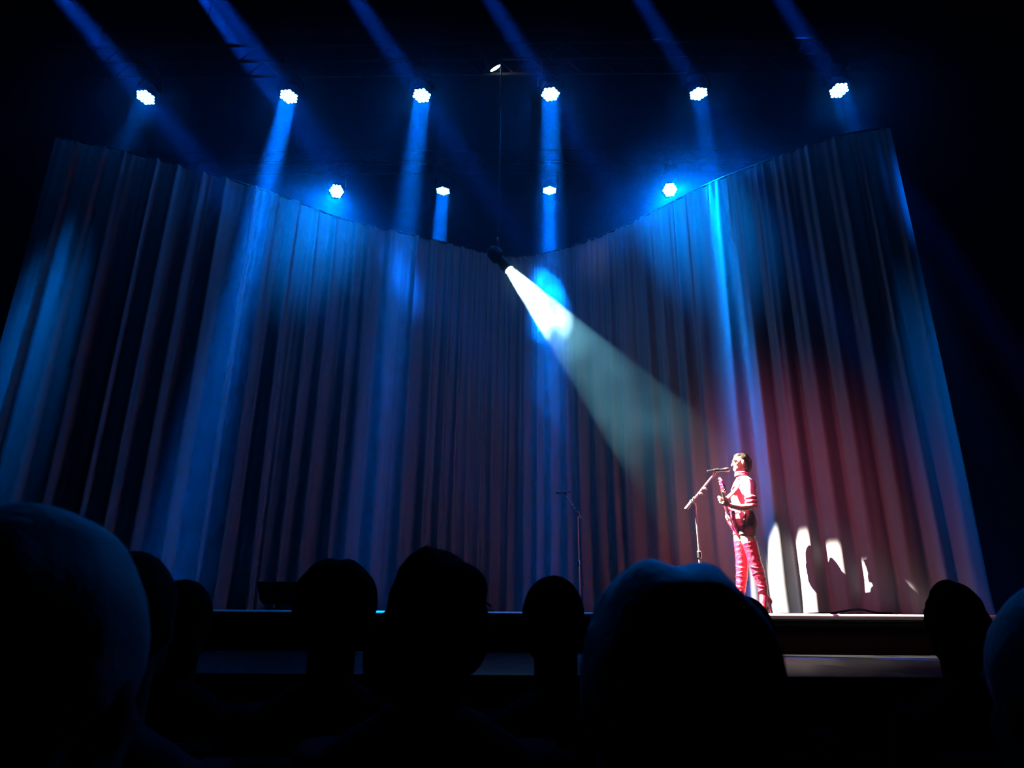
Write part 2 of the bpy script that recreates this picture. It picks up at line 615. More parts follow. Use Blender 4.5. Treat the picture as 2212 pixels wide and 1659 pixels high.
def led_head(p, d, row, chord_z, label, group, beam=BEAM_W, wash=WASH_W, spread=11.0, ang=0.0):
    d = V(d).normalized()
    t = thing('stage_light', label, 'stage light', p, group)
    q = d.to_track_quat('-Z', 'Y')
    for nm, me in (('housing', ME_HOUS), ('lens', ME_LENS)):
        o = bpy.data.objects.new(nm, me)
        COL.objects.link(o)
        o.parent = t
        o.rotation_mode = 'QUATERNION'
        o.rotation_quaternion = q
    top = chord_z - 0.06
    bx = p - d * 0.12
    ty = row[0] + row[1] * p.x                    # the truss above
    ztop = top - 0.12
    bm = new()
    box(bm, V((bx.x, ty, top - 0.055)), (0.26, 0.34, 0.11), bevel=0.015)
    mk('base', bm, M['fixture'], t)
    bm = new()
    arc = [V((bx.x - 0.172, bx.y, bx.z)), V((bx.x - 0.165, (bx.y + ty) / 2, ztop - 0.05)), V((bx.x - 0.06, ty, ztop + 0.005)), V((bx.x + 0.06, ty, ztop + 0.005)),
           V((bx.x + 0.165, (bx.y + ty) / 2, ztop - 0.05)), V((bx.x + 0.172, bx.y, bx.z))]
    tube(bm, smooth_path(arc, 4), 0.018, 8)
    mk('yoke', bm, M['fixture'], t)
    for dy in (-0.15, 0.15):
        bm = new()
        prof = [(-0.034, 0.02), (0.034, 0.02), (0.040, -0.02), (0.026, -0.068), (-0.026, -0.068), (-0.040, -0.02)]
        loops = [[bm.verts.new(V((bx.x + xx, ty + dy + c_, chord_z + d_))) for c_, d_ in prof] for xx in (-0.02, 0.02)]
        for k in range(6):
            bm.faces.new((loops[0][k], loops[0][(k + 1) % 6], loops[1][(k + 1) % 6], loops[1][k]))
        bm.faces.new(loops[0][::-1]); bm.faces.new(loops[1])
        mk('clamp', bm, M['dark_metal'], t)
    light('beam_light', 'AREA', p + d * 0.03, d, beam, BLUE, t, shape='DISK', size=0.24, spread=math.radians(spread))
    light('wash_light', 'AREA', p + d * 0.035, d, wash, BLUE, t, shape='DISK', size=0.22, spread=math.radians(125))
    return t


ordn = ['first', 'second', 'third', 'fourth', 'fifth', 'sixth']
DIR_A = [(-0.02, -0.20, -1.0), (-0.02, -0.13, -1.0), (-0.02, -0.13, -1.0), (-0.02, -0.10, -1.0), (0.03, -0.01, -1.0), (-0.01, -0.20, -1.0)]
WASH_A = [1.0, 1.0, 1.8, 1.8, 1.2, 1.0]
BEAM_A = [0.12, 1.8, 0.9, 1.1, 0.4, 0.12]
for k, p in enumerate(posA):
    # the heads point down and a little towards the audience
    led_head(p, DIR_A[k], ROW_A, ZA, 'bright LED stage light, %s from the left in the upper row of six' % ordn[k], 'LED heads on the front truss', beam=BEAM_W * BEAM_A[k], wash=WASH_W * WASH_A[k], spread=(7.5 if 0 < k < 5 else 12.0))
AIM_B = [at_z(688, 462, ZTOP) - V((0, 0, 0.3)) - posB[0], (-0.03, 0.0, -1.0), (-0.01, 0.0, -1.0), at_z(1480, 440, ZTOP) - V((0, 0, 0.3)) - posB[3]]
BEAM_B = [0.26, 2.6, 2.6, 0.45]
for k, (p, d) in enumerate(zip(posB, AIM_B)):
    led_head(p, d, ROW_B, ZB, 'bright LED stage light, %s from the left in the lower row of four' % ordn[k], 'LED heads on the rear truss', beam=BEAM_W * BEAM_B[k],
             spread=(26.0 if k in (0, 3) else 7.0))

# slanting blue streaks like lens smear, made by added lamps above the view
SW = [((140, 0), (315, 210)), ((470, 0), (624, 208)), ((770, 0), (911, 206)), ((1060, 0), (1189, 203)), ((1385, 0), (1509, 202)), ((1690, 0), (1812, 195))]
for (a, b) in SW:
    src = at_y(a[0] + (a[0] - b[0]) * 0.9, a[1] + (a[1] - b[1]) * 0.9, 8.75)
    to = at_y(b[0], b[1], 7.55)
    light('added_streak_light', 'AREA', src, to - src, SWEEP_W, (0.0, 0.12, 1.0), None, shape='DISK', size=0.20, spread=math.radians(2.6))
SWB = [((690, 75), (957, 412)), ((930, 0), (1187, 411)), ((505, 90), (727, 400)), ((1200, 60), (1440, 390))]
for (a, b) in SWB:
    src = at_y(a[0] + (a[0] - b[0]) * 0.6, a[1] + (a[1] - b[1]) * 0.6, 12.9)
    to = at_y(b[0], b[1], 10.2)
    light('added_streak_light', 'AREA', src, to - src, SWEEP_W * 1.3, (0.0, 0.12, 1.0), None, shape='DISK', size=0.20, spread=math.radians(2.6))

# ------------------------------------------------------------------ white profile spot on the singer
PERF_Y = 8.05
spot_p = at_y(1100, 583, 7.95)
spot_aim = V((at_y(1606, 1150, 7.49).x, 7.31, 0.70))


def profile_spot(label, p, d, r, chord, length, lensmat):
    d = d.normalized()
    t = thing('profile_spot', label, 'spotlight', p)
    bm = new()
    lathe(bm, [(-0.345, r * 0.9), (-0.335, r * 0.98), (0.0, r * 1.08), (0.0, r * 1.2), (-0.02, r * 1.2), (-0.10, r * 1.2), (-0.12, r * 1.05), (-length * 0.55, r * 1.05), (-length * 0.58, r * 1.55), (-length * 0.85, r * 1.6), (-length, r * 1.0)], p, d, 24)
    mk('housing', bm, M['fixture'], t)
    bm = new()
    lathe(bm, [(0.001, r * 0.98), (0.008, r * 0.85), (0.014, r * 0.4)], p, d, 24)
    mk('lens', bm, lensmat, t)
    mid = p - d * length * 0.6
    bm = new()
    side = V((0, 1, 0)) - d * d.y
    side.normalize()
    top = mid + V((0, 0, 0.26))
    for sgn in (-1, 1):
        tube(bm, smooth_path([top, top + side * sgn * r * 1.8 - V((0, 0, 0.05)), mid + side * sgn * r * 1.75], 4), 0.008, 8)
    mk('bracket', bm, M['dark_metal'], t)
    bm = new()
    ry = ROW_A[0] + ROW_A[1] * top.x - 0.15
    tube(bm, [top, V((top.x, top.y, chord)), V((top.x, ry + 0.03, chord + 0.03))], 0.010, 8)
    mk('drop_pipe', bm, M['fixture'], t)
    return t, d


ts, ds = profile_spot('white profile spotlight with dazzling beam hanging in front of the curtain centre', spot_p, spot_aim - spot_p, 0.062, ZA, 0.42, M['spot_lens_open'])
light('singer_spot', 'SPOT', spot_p - ds * 0.325, ds, SPOT_W, (1.0, 0.95, 0.83), ts, spot_size=math.radians(19.2), spot_blend=0.2, shadow_soft_size=0.015)

# a drift of thicker smoke in front of the lamp
pc = spot_p + ds * 0.60
bm = new()
blob(bm, pc, (0.80, 0.40, 0.40), ds.to_track_quat('X', 'Z'), 3)
for v_ in bm.verts:
    v_.co = v_.co + (v_.co - pc) * 0.35 * noise.noise(v_.co * 3.0)
pm, pvs, pnt = haze_material('smoke', 0.0, 0.6, (0.45, 0.85, 1.0))
ptc = pnt.nodes.new('ShaderNodeTexCoord')
pmp = pnt.nodes.new('ShaderNodeMapping')
pmp.inputs['Location'].default_value = (-0.5, -0.5, -0.5)
pln = pnt.nodes.new('ShaderNodeVectorMath'); pln.operation = 'LENGTH'
pmr = pnt.nodes.new('ShaderNodeMapRange')
pmr.inputs['From Min'].default_value = 0.50; pmr.inputs['From Max'].default_value = 0.22
pmr.inputs['To Min'].default_value = 0.0; pmr.inputs['To Max'].default_value = SMOKE
pnz = pnt.nodes.new('ShaderNodeTexNoise'); pnz.inputs['Scale'].default_value = 4.0; pnz.inputs['Detail'].default_value = 2
pml = pnt.nodes.new('ShaderNodeMath'); pml.operation = 'MULTIPLY'
pnm = pnt.nodes.new('ShaderNodeMapRange'); pnm.inputs['From Min'].default_value = 0.36; pnm.inputs['From Max'].default_value = 0.58
pnt.links.new(ptc.outputs['Generated'], pmp.inputs['Vector'])
pnt.links.new(pmp.outputs['Vector'], pln.inputs[0])
pnt.links.new(pln.outputs['Value'], pmr.inputs['Value'])
pnt.links.new(ptc.outputs['Generated'], pnz.inputs['Vector'])
pnt.links.new(pnz.outputs['Fac'], pnm.inputs['Value'])
pnt.links.new(pmr.outputs['Result'], pml.inputs[0])
pnt.links.new(pnm.outputs['Result'], pml.inputs[1])
pnt.links.new(pml.outputs[0], pvs.inputs['Density'])
o = mk('smoke', bm, pm, None, smooth=False)
tag(o, 'drift of thicker white smoke just below the white spotlight', 'smoke', kind='stuff')

pc2 = spot_p + ds * 2.0  # second smoke volume, added only to keep the beam bright in thin haze
bm = new()
blob(bm, pc2, (1.75, 0.85, 0.85), ds.to_track_quat('X', 'Z'), 3)
pm2 = pm.copy()
pm2.name = 'beam_boost_smoke'
for n_ in pm2.node_tree.nodes:
    if n_.type == 'MAP_RANGE' and abs(n_.inputs['To Max'].default_value - SMOKE) < 1e-6:
        n_.inputs['To Max'].default_value = SMOKE2
        n_.inputs['From Max'].default_value = 0.30
    if n_.type == 'VOLUME_SCATTER': n_.inputs['Color'].default_value = (0.20, 0.66, 0.95, 1)
o = mk('smoke', bm, pm2, None, smooth=False)
tag(o, 'long added veil of thin teal smoke that brightens the white spotlight beam', 'smoke', kind='stuff')
light('red_wash', 'SPOT', V((0.2, 5.35, 5.2)), V((2.9, 7.7, 0.75)) - V((0.2, 5.35, 5.2)), RED_W, (1.0, 0.17, 0.32), None, spot_size=math.radians(38), spot_blend=1.0, shadow_soft_size=0.6)

top_p = at_y(1070, 147, 8.15)
tv = (top_p - EYE).normalized()
td = _R * 0.47 - _U * 0.88
td = ((td - tv * td.dot(tv)).normalized() - tv * 0.20).normalized()
tt, td = profile_spot('small spotlight seen edge-on as a white sliver above the upper row of lights', top_p, td, 0.085, ZA + 0.30, 0.45, M['spot_lens'])
light('edge_spot', 'AREA', top_p + td * 0.03, td, 0.12, (1.0, 0.95, 0.7), tt, shape='DISK', size=0.15, spread=math.radians(14))


# ------------------------------------------------------------------ people
def face_head(bm, c, fwd, side, s=1.0, ears=True):
    """closed shapes of a head with a face; c is the middle of the skull, fwd where it looks"""
    up = fwd.cross(side)
    if up.z < 0: up = -up
    q = Matrix((side, fwd, up)).transposed().to_quaternion()

    def L(a, b, e): return c + side * a * s + fwd * b * s + up * e * s
    blob(bm, L(0, -0.012, 0.018), (0.074 * s, 0.096 * s, 0.094 * s), q)             # skull
    blob(bm, L(0, 0.030, -0.045), (0.058 * s, 0.060 * s, 0.075 * s), q)             # face
    blob(bm, L(0, 0.058, -0.095), (0.030 * s, 0.028 * s, 0.022 * s), q)             # chin
    blob(bm, L(0, 0.070, 0.022), (0.052 * s, 0.018 * s, 0.020 * s), q)              # brow
    tube(bm, [L(0, 0.078, 0.012), L(0, 0.098, -0.022), L(0, 0.108, -0.036), L(0, 0.086, -0.046)], [0.009 * s, 0.011 * s, 0.013 * s, 0.010 * s], 10)
    blob(bm, L(0, 0.083, -0.062), (0.022 * s, 0.012 * s, 0.007 * s), q, 2)          # lips
    blob(bm, L(0, 0.081, -0.073), (0.020 * s, 0.012 * s, 0.007 * s), q, 2)
    for g in (-1, 1):
        blob(bm, L(g * 0.036, 0.062, -0.028), (0.022 * s, 0.018 * s, 0.018 * s), q, 2)   # cheek
        blob(bm, L(g * 0.028, 0.050, -0.078), (0.022 * s, 0.035 * s, 0.020 * s), q, 2)   # jaw
        if ears:
            blob(bm, L(g * 0.078, -0.008, -0.015), (0.010 * s, 0.019 * s, 0.032 * s), q, 2)
    return L, q


def hand(bm, wrist, palm_dir, thumb_dir, nrm, s=1.0, curl=0.9):
    """palm, four unequal bent fingers and a thumb; fingers curl towards nrm"""
    pd, td = palm_dir.normalized(), thumb_dir.normalized()
    n = nrm.normalized()
    q = Matrix((td, pd, n)).transposed().to_quaternion()
    blob(bm, wrist + pd * 0.045 * s, (0.038 * s, 0.050 * s, 0.016 * s), q, 2)
    for k, (off, ln) in enumerate(((0.030, 0.072), (0.011, 0.080), (-0.009, 0.074), (-0.027, 0.058))):
        a = wrist + pd * 0.080 * s + td * off * s
        p = [a - pd * 0.02 * s, a]
        dirv = pd.copy()
        ang = 0.0
        for seg in (0.45, 0.32, 0.23):
            ang += curl * (0.65 + 0.08 * k)
            dirv = pd * math.cos(ang) + n * math.sin(ang)
            p.append(p[-1] + dirv * ln * seg * s)
        tube(bm, p, [0.010 * s, 0.0095 * s, 0.009 * s, 0.008 * s, 0.0065 * s], 8)
    a = wrist + pd * 0.025 * s + td * 0.030 * s
    tube(bm, [a - td * 0.015 * s, a + td * 0.022 * s + pd * 0.015 * s, a + td * 0.030 * s + pd * 0.036 * s + n * 0.012 * s, a + td * 0.026 * s + pd * 0.054 * s + n * 0.026 * s],
         [0.012 * s, 0.011 * s, 0.010 * s, 0.008 * s], 8)


def P(u, v, dy=0.0): return at_y(u, v, PERF_Y + dy)


def singer():
    foot = P(1625, 1322)
    t = thing('person', 'singer in red thigh boots and pink top standing in profile in the white spotlight', 'person', V((foot.x, PERF_Y, 0)))
    fwd, side = V((-1, -0.06, 0)).normalized(), V((0.06, -1, 0)).normalized()
    bm = new()
    hc = P(1599.5, 1002)
    L, q = face_head(bm, hc, fwd, side, 1.0)
    limb(bm, [P(1603, 1014), P(1604, 1027), P(1606, 1040)], [0.050, 0.048, 0.060])
    # trunk
    loft(bm, [hring(P(1606, 1036), 0.05, 0.09), hring(P(1606, 1044), 0.078, 0.165), hring(P(1605, 1058), 0.088, 0.165), hring(P(1604, 1078), 0.090, 0.145),
              hring(P(1607, 1100), 0.080, 0.125), hring(P(1609, 1116), 0.088, 0.145), hring(P(1611, 1134), 0.105, 0.165), hring(P(1611, 1148), 0.100, 0.160), hring(P(1610, 1158), 0.06, 0.12)])
    # legs
    limb(bm, [P(1604, 1138, 0.085), P(1601, 1165, 0.09), P(1603, 1190, 0.09), P(1603, 1218, 0.09), P(1603, 1240, 0.095), P(1601, 1270, 0.095), P(1600, 1296, 0.095)],
         [0.088, 0.082, 0.070, 0.054, 0.055, 0.045, 0.032])
    limb(bm, [P(1614, 1138, -0.085), P(1616, 1165, -0.09), P(1623, 1190, -0.095), P(1631, 1218, -0.10), P(1639, 1240, -0.105), P(1646, 1268, -0.11), P(1652, 1296, -0.11)],
         [0.088, 0.080, 0.068, 0.054, 0.055, 0.043, 0.032])
    # left arm, on the audience's side: bent, the hand on the guitar neck
    limb(bm, [P(1612, 1046, -0.165), P(1620, 1070, -0.215), P(1624, 1095, -0.235)], [0.052, 0.044, 0.040])
    limb(bm, [P(1624, 1096, -0.235), P(1600, 1099, -0.25), P(1577, 1094, -0.27)], [0.040, 0.036, 0.025])
    # right arm, far side: the hand over the strings
    limb(bm, [P(1606, 1046, 0.165), P(1600, 1072, 0.225), P(1598, 1098, 0.215)], [0.052, 0.044, 0.038])
    limb(bm, [P(1598, 1098, 0.215), P(1586, 1106, 0.13), P(1576, 1113, 0.035)], [0.038, 0.034, 0.024])
    wl = P(1577, 1094, -0.27)
    hand(bm, wl, P(1563, 1087, -0.285) - wl, V((0.2, -0.2, 1)), V((-0.25, 0.7, 0.55)), 1.0, 0.75)
    wr = P(1576, 1113, 0.035)
    hand(bm, wr, V((-0.55, -0.65, -0.55)), V((-0.4, 0.2, 0.8)), V((0.5, -0.4, -0.4)), 0.95, 0.35)
    fuse('body', bm, M['skin'], t, 0.0058, 5)
    for g in (-1, 1):
        bm = new()
        blob(bm, L(g * 0.032, 0.074, 0.000), (0.012, 0.010, 0.009), sub=2)
        mk('eye', bm, M['eye'], t)
        bm = new()
        tube(bm, [L(g * 0.014, 0.090, 0.020), L(g * 0.032, 0.086, 0.026), L(g * 0.052, 0.068, 0.020)], [0.003, 0.0045, 0.002], 6)
        mk('eyebrow', bm, M['hair_dark'], t)
    # hair: slicked back from the brow, falling to the nape
    bm = new()
    blob(bm, L(0, -0.032, 0.030), (0.080, 0.092, 0.090), q)
    blob(bm, L(0, -0.060, -0.015), (0.070, 0.058, 0.085), q)
    blob(bm, L(0, -0.066, -0.065), (0.055, 0.036, 0.052), q)
    blob(bm, L(0, 0.012, 0.070), (0.058, 0.060, 0.045), q)
    for k in range(16):
        a = -1.2 + 2.4 * k / 15
        tube(bm, [L(0.05 * math.sin(a), 0.055 - 0.03 * abs(a), 0.088 - 0.030 * a * a), L(0.080 * math.sin(a), -0.04, 0.080 * math.cos(a) + 0.03), L(0.076 * math.sin(a), -0.105, 0.02),
                  L(0.055 * math.sin(a), -0.102, -0.06), L(0.05 * math.sin(a), -0.085, -0.115)], [0.007, 0.010, 0.011, 0.010, 0.005], 6)
    fuse('hair', bm, M['hair_dark'], t, 0.006, 3)
    # pink turtleneck top
    bm = new()
    loft(bm, [hring(P(1604, 1030), 0.060, 0.062), hring(P(1605, 1037), 0.078, 0.115), hring(P(1605, 1044), 0.098, 0.185), hring(P(1603, 1056), 0.108, 0.185), hring(P(1602, 1068), 0.118, 0.172),
              hring(P(1602, 1082), 0.112, 0.160), hring(P(1605, 1098), 0.100, 0.145), hring(P(1608, 1112), 0.104, 0.155)])
    for (u0, dy, sg) in ((1612, -0.165, -1), (1606, 0.165, 1)):
        if sg < 0: pp = [P(1611, 1044, -0.150), P(1617, 1058, -0.200), P(1621, 1074, -0.225), P(1624, 1086, -0.235)]
        else: pp = [P(1605, 1044, 0.150), P(1602, 1058, 0.205), P(1600, 1074, 0.222), P(1599, 1086, 0.222)]
        limb(bm, pp, [0.075, 0.068, 0.062, 0.060])
    blob(bm, P(1590, 1062, -0.07), (0.055, 0.055, 0.055))
    blob(bm, P(1590, 1062, 0.07), (0.055, 0.055, 0.055))
    top = fuse('knit_top', bm, M['sweater'], t, 0.007, 4)
    for k, (u, v, r) in enumerate(((1603, 1030.5, 0.069), (1602.5, 1025.5, 0.064))):
        bm = new()
        c = P(u, v)
        ring = []
        ax = V((0.14, 0, 1)).normalized()
        e1 = V((1, 0, -0.14)).normalized()
        for i in range(25):
            a = 2 * PI * i / 24
            ring.append(c + e1 * r * math.cos(a) + V((0, 1, 0)) * r * 0.95 * math.sin(a))
        tube(bm, ring, 0.016, 10, caps=False)
        bmesh.ops.remove_doubles(bm, verts=bm.verts, dist=1e-4)
        mk('collar_roll', bm, M['sweater'], top)
    # three thick rolls of the pushed-up sleeve at each elbow
    for sg in (-1, 1):
        for k in range(3):
            if sg < 0: a, b = P(1621.5, 1075, -0.228), P(1625, 1101, -0.240)
            else: a, b = P(1600, 1076, 0.222), P(1599, 1099, 0.218)
            c = a.lerp(b, 0.12 + 0.34 * k)
            ax = (b - a).normalized()
            e1 = (V((1, 0, 0)) - ax * ax.x).normalized()
            e2 = ax.cross(e1)
            bm = new()
            ring = [c + e1 * 0.047 * math.cos(2 * PI * i / 24) + e2 * 0.047 * math.sin(2 * PI * i / 24) for i in range(25)]
            tube(bm, ring, 0.024, 10, caps=False)
            bmesh.ops.remove_doubles(bm, verts=bm.verts, dist=1e-4)
            mk('sleeve_roll', bm, M['sweater'], top)
    # pointed front tail of the top
    bm = new()
    rows = []
    for i in range(7):
        f = i / 6
        left = P(1594, 1104, -0.145).lerp(P(1602, 1133, -0.165), f)
        right = P(1613, 1111, -0.150).lerp(P(1602.6, 1133, -0.165), f)
        rows.append([left.lerp(right, j / 5) + V((0, -0.02 * math.sin(PI * j / 5) - 0.008 * math.sin(9 * j / 5 + f * 3), 0)) for j in range(6)])
    for thick in (0, 1):
        g = [[bm.verts.new(p + V((0, 0.006 * thick, 0))) for p in r] for r in rows]
        for i in range(6):
            for j in range(5):
                bm.faces.new((g[i][j], g[i][j + 1], g[i + 1][j + 1], g[i + 1][j]))
    mk('front_tail', bm, M['sweater'], top)
    # added hip wear whose dark brown stands in for shade on bare skin
    bm = new()
    loft(bm, [hring(P(1608, 1111), 0.096, 0.150), hring(P(1610, 1122), 0.106, 0.165), hring(P(1611, 1134), 0.118, 0.178), hring(P(1611, 1146), 0.118, 0.178), hring(P(1610, 1155), 0.105, 0.165)])
    for sg, u0, u1 in ((1, 1604, 1602), (-1, 1614, 1615)):
        limb(bm, [P(u0, 1138, 0.085 * sg), P(u1, 1152, 0.09 * sg), P(u1, 1160, 0.09 * sg)], [0.097, 0.096, 0.094])
    fuse('shade_shorts', bm, M['shade_shorts'], t, 0.008, 4)

    # thigh boots
    def boot(pts, radii, ankle, toe, heelback, dy):
        bm = new()
        path = smooth_path(pts, 7)
        rad = lerp_list(radii, 7)
        rr = random.Random(int(dy * 1000))
        rad = [r * (1 + 0.035 * math.sin(i * 1.7 + dy * 9) * (0.3 + i / len(rad))) for i, r in enumerate(rad)]
        tube(bm, path, rad, 22)
        tip = toe
        ball = tip.lerp(heelback, 0.33) + V((0, 0, 0.022))
        limb(bm, [ankle + V((0, 0, 0.02)), ankle.lerp(ball, 0.5) + V((0, 0, 0.012)), ball, tip + V((0, 0, 0.014))], [0.046, 0.043, 0.036, 0.012], 5, 16)
        limb(bm, [ankle + V((0.0, 0, 0.03)), heelback + V((-0.025, 0, 0.0)), heelback + V((-0.03, 0, -0.02))], [0.042, 0.034, 0.024], 4, 14)
        # slouched creases round the shin and ankle
        for i in range(5):
            f = 0.50 + 0.10 * i
            c = path[int(f * (len(path) - 1))]
            r = rad[int(f * (len(path) - 1))]
            ring = [c + V((math.cos(a) * r, math.sin(a) * r, 0.022 * math.sin(a + i * 2.1))) for a in [2 * PI * k / 24 for k in range(25)]]
            tube(bm, ring, 0.007, 8, caps=False)
        b = fuse('boot', bm, M['boot'], t, 0.006, 3)
        bm = new()
        ht = heelback + V((-0.022, 0, -0.01))
        tube(bm, [ht, ht.lerp(V((ht.x, ht.y, 0.02)), 0.6) + V((0.004, 0, 0)), V((heelback.x - 0.018, heelback.y, 0.001))], [0.020, 0.010, 0.006], 10)
        mk('heel', bm, M['boot'], b)
        bm = new()
        tube(bm, [V((tip.x, tip.y, 0.004)), V((ball.x, ball.y, 0.004)), ball.lerp(heelback, 0.5) + V((0, 0, -0.035))], [0.010, 0.028, 0.016], 10, squash=1.0)
        bmesh.ops.scale(bm, verts=bm.verts, vec=(1, 1, 1))
        for v_ in bm.verts: v_.co.z = max(v_.co.z, 0.001)
        mk('sole', bm, M['boot'], b)

    boot([P(1601, 1172, 0.09), P(1602, 1190, 0.09), P(1603, 1216, 0.09), P(1603, 1240, 0.095), P(1601, 1268, 0.095), P(1600, 1294, 0.095)],
         [0.083, 0.076, 0.069, 0.066, 0.055, 0.045], P(1600, 1296, 0.095), V((P(1578, 1320, 0.08).x, PERF_Y + 0.06, 0.0)), P(1613, 1300, 0.10), 0.095)
    boot([P(1619, 1174, -0.09), P(1624, 1190, -0.095), P(1631, 1216, -0.10), P(1639, 1240, -0.105), P(1646, 1266, -0.11), P(1650, 1290, -0.11)],
         [0.085, 0.078, 0.070, 0.066, 0.054, 0.044], P(1650, 1294, -0.11), V((P(1637, 1321, -0.16).x, PERF_Y - 0.19, 0.0)), P(1667, 1301, -0.09), -0.11)
    return t



def settle(t, u, v, y, k):
    """the figure is drawn 1.78 m tall; it is really 1.65 m and stands at y"""
    p = at_y(u, v, y)
    t.location = V((p.x, y + (t.location.y - PERF_Y) * k, t.location.z * k))
    t.scale = (k, k, k)


KS = 0.93
settle(singer(), 1625, 1322, PERF_Y * KS, KS)


def guitar():
    bc = P(1580, 1122, -0.03)                     # middle of the body
    hs = P(1562.5, 1052, -0.44)                   # middle of the headstock
    n = (hs - bc).normalized()
    face = V((-1, -0.32, 0)) - n * V((-1, -0.32, 0)).dot(n)
    face.normalize()
    w = n.cross(face).normalized()
    LEN = (hs - bc).length
    t = thing('electric_guitar', 'pink and red electric guitar held upright against the singer', 'guitar', bc)

    def G(a, b, c): return bc + n * a + w * b + face * c
    out = [(0.17, 0.045), (0.235, 0.115), (0.215, 0.135), (0.15, 0.115), (0.08, 0.095), (0.0, 0.105), (-0.08, 0.140), (-0.15, 0.150), (-0.195, 0.11), (-0.21, 0.0)]
    pl = out + [(a, -b * (0.94 if a > 0.1 else 1.0)) for a, b in out[-2::-1]]
    pl = [(p.x, p.y) for p in smooth_path([V((a, b, 0)) for a, b in pl], 3)]
    bm = new()
    rings = []
    for c, sc in ((-0.022, 0.95), (-0.018, 1.0), (0.018, 1.0), (0.022, 0.95)):
        rings.append([bm.verts.new(G(a * sc, b * sc, c)) for a, b in pl])
    for l0, l1 in zip(rings, rings[1:]):
        for k in range(len(pl)):
            bm.faces.new((l0[k], l0[(k + 1) % len(pl)], l1[(k + 1) % len(pl)], l1[k]))
    bm.faces.new(rings[0][::-1]); bm.faces.new(rings[-1])
    mk('guitar_body', bm, M['guitar_red'], t)
    bm = new()
    q = Matrix((w, n, face)).transposed().to_quaternion()
    box(bm, G(0.06, 0, 0.024), (0.10, 0.20, 0.004), q, 0.001)
    mk('pickguard', bm, M['sweater'], t)
    bm = new()
    loft(bm, [(G(0.12, 0, 0.020), w * 0.029, face * 0.014), (G(0.25, 0, 0.020), w * 0.027, face * 0.014), (G(LEN - 0.07, 0, 0.018), w * 0.022, face * 0.013)], 14)
    nk = mk('neck', bm, M['guitar_neck'], t)
    bm = new()
    for k in range(14):
        box(bm, G(0.16 + (LEN - 0.25) * (1 - 0.93 ** k) / (1 - 0.93 ** 14), 0, 0.033), (0.05, 0.003, 0.003), q)
    o = mk('frets', bm, M['chrome'], nk)
    o['kind'] = 'stuff'
    bm = new()
    hp = [(a_ * 1.15, b_ * 1.3) for a_, b_ in ((-0.08, 0.022), (-0.05, 0.036), (0.02, 0.042), (0.075, 0.046), (0.095, 0.02), (0.09, -0.03), (0.02, -0.038), (-0.05, -0.034), (-0.08, -0.022))]
    rings = [[bm.verts.new(G(LEN + a, b, c)) for a, b in hp] for c in (0.000, 0.018)]
    for k in range(len(hp)):
        bm.faces.new((rings[0][k], rings[0][(k + 1) % len(hp)], rings[1][(k + 1) % len(hp)], rings[1][k]))
    bm.faces.new(rings[0][::-1]); bm.faces.new(rings[1])
    head = mk('headstock', bm, M['guitar_red'], t)
    for k in range(6):
        sgn = 1 if k < 3 else -1
        a = LEN - 0.035 + 0.042 * (k % 3)
        bm = new()
        tube(bm, [G(a, sgn * 0.036, 0.008), G(a, sgn * 0.060, 0.008)], 0.005, 8)
        blob(bm, G(a, sgn * 0.068, 0.008), (0.012, 0.012, 0.012), sub=2)
        tube(bm, [G(a, sgn * 0.022, 0.016), G(a, sgn * 0.022, 0.030)], 0.006, 8)
        mk('tuning_peg', bm, M['chrome'], head)
    for k in range(2):
        bm = new(); box(bm, G(0.03 + 0.07 * k, 0, 0.030), (0.075, 0.022, 0.012), q, 0.002)
        mk('pickup', bm, M['chrome'], t)
    bm = new(); box(bm, G(-0.09, 0, 0.030), (0.085, 0.03, 0.014), q, 0.003)
    mk('bridge', bm, M['chrome'], t)
    bm = new()
    for k in range(6):
        b = (k - 2.5) * 0.0075
        tube(bm, [G(-0.09, b * 1.2, 0.040), G(LEN - 0.06, b * 0.9, 0.036), G(LEN, b * 1.1, 0.024)], 0.0012, 5)
    o = mk('strings', bm, M['chrome'], t)
    o['kind'] = 'stuff'
    bm = new()
    sp = smooth_path([G(0.20, -0.10, 0), P(1588, 1062, -0.19), P(1600, 1040, -0.13), P(1612, 1036, -0.10), P(1630, 1042, -0.06), P(1630, 1062, 0.04), P(1627, 1090, 0.15), P(1600, 1118, 0.19), G(-0.20, 0.05, 0)], 6)
    tube(bm, sp, 0.022, 8, squash=0.18)
    mk('strap', bm, M['strap'], t)
    return t


gt = guitar()
sx = at_y(1625, 1322, PERF_Y).x
gx = at_y(1625, 1322, PERF_Y * KS).x
gl = gt.location.copy()
settle(gt, 1625, 1322, PERF_Y * KS, KS)
gt.location.x = gx + (gl.x - sx) * KS


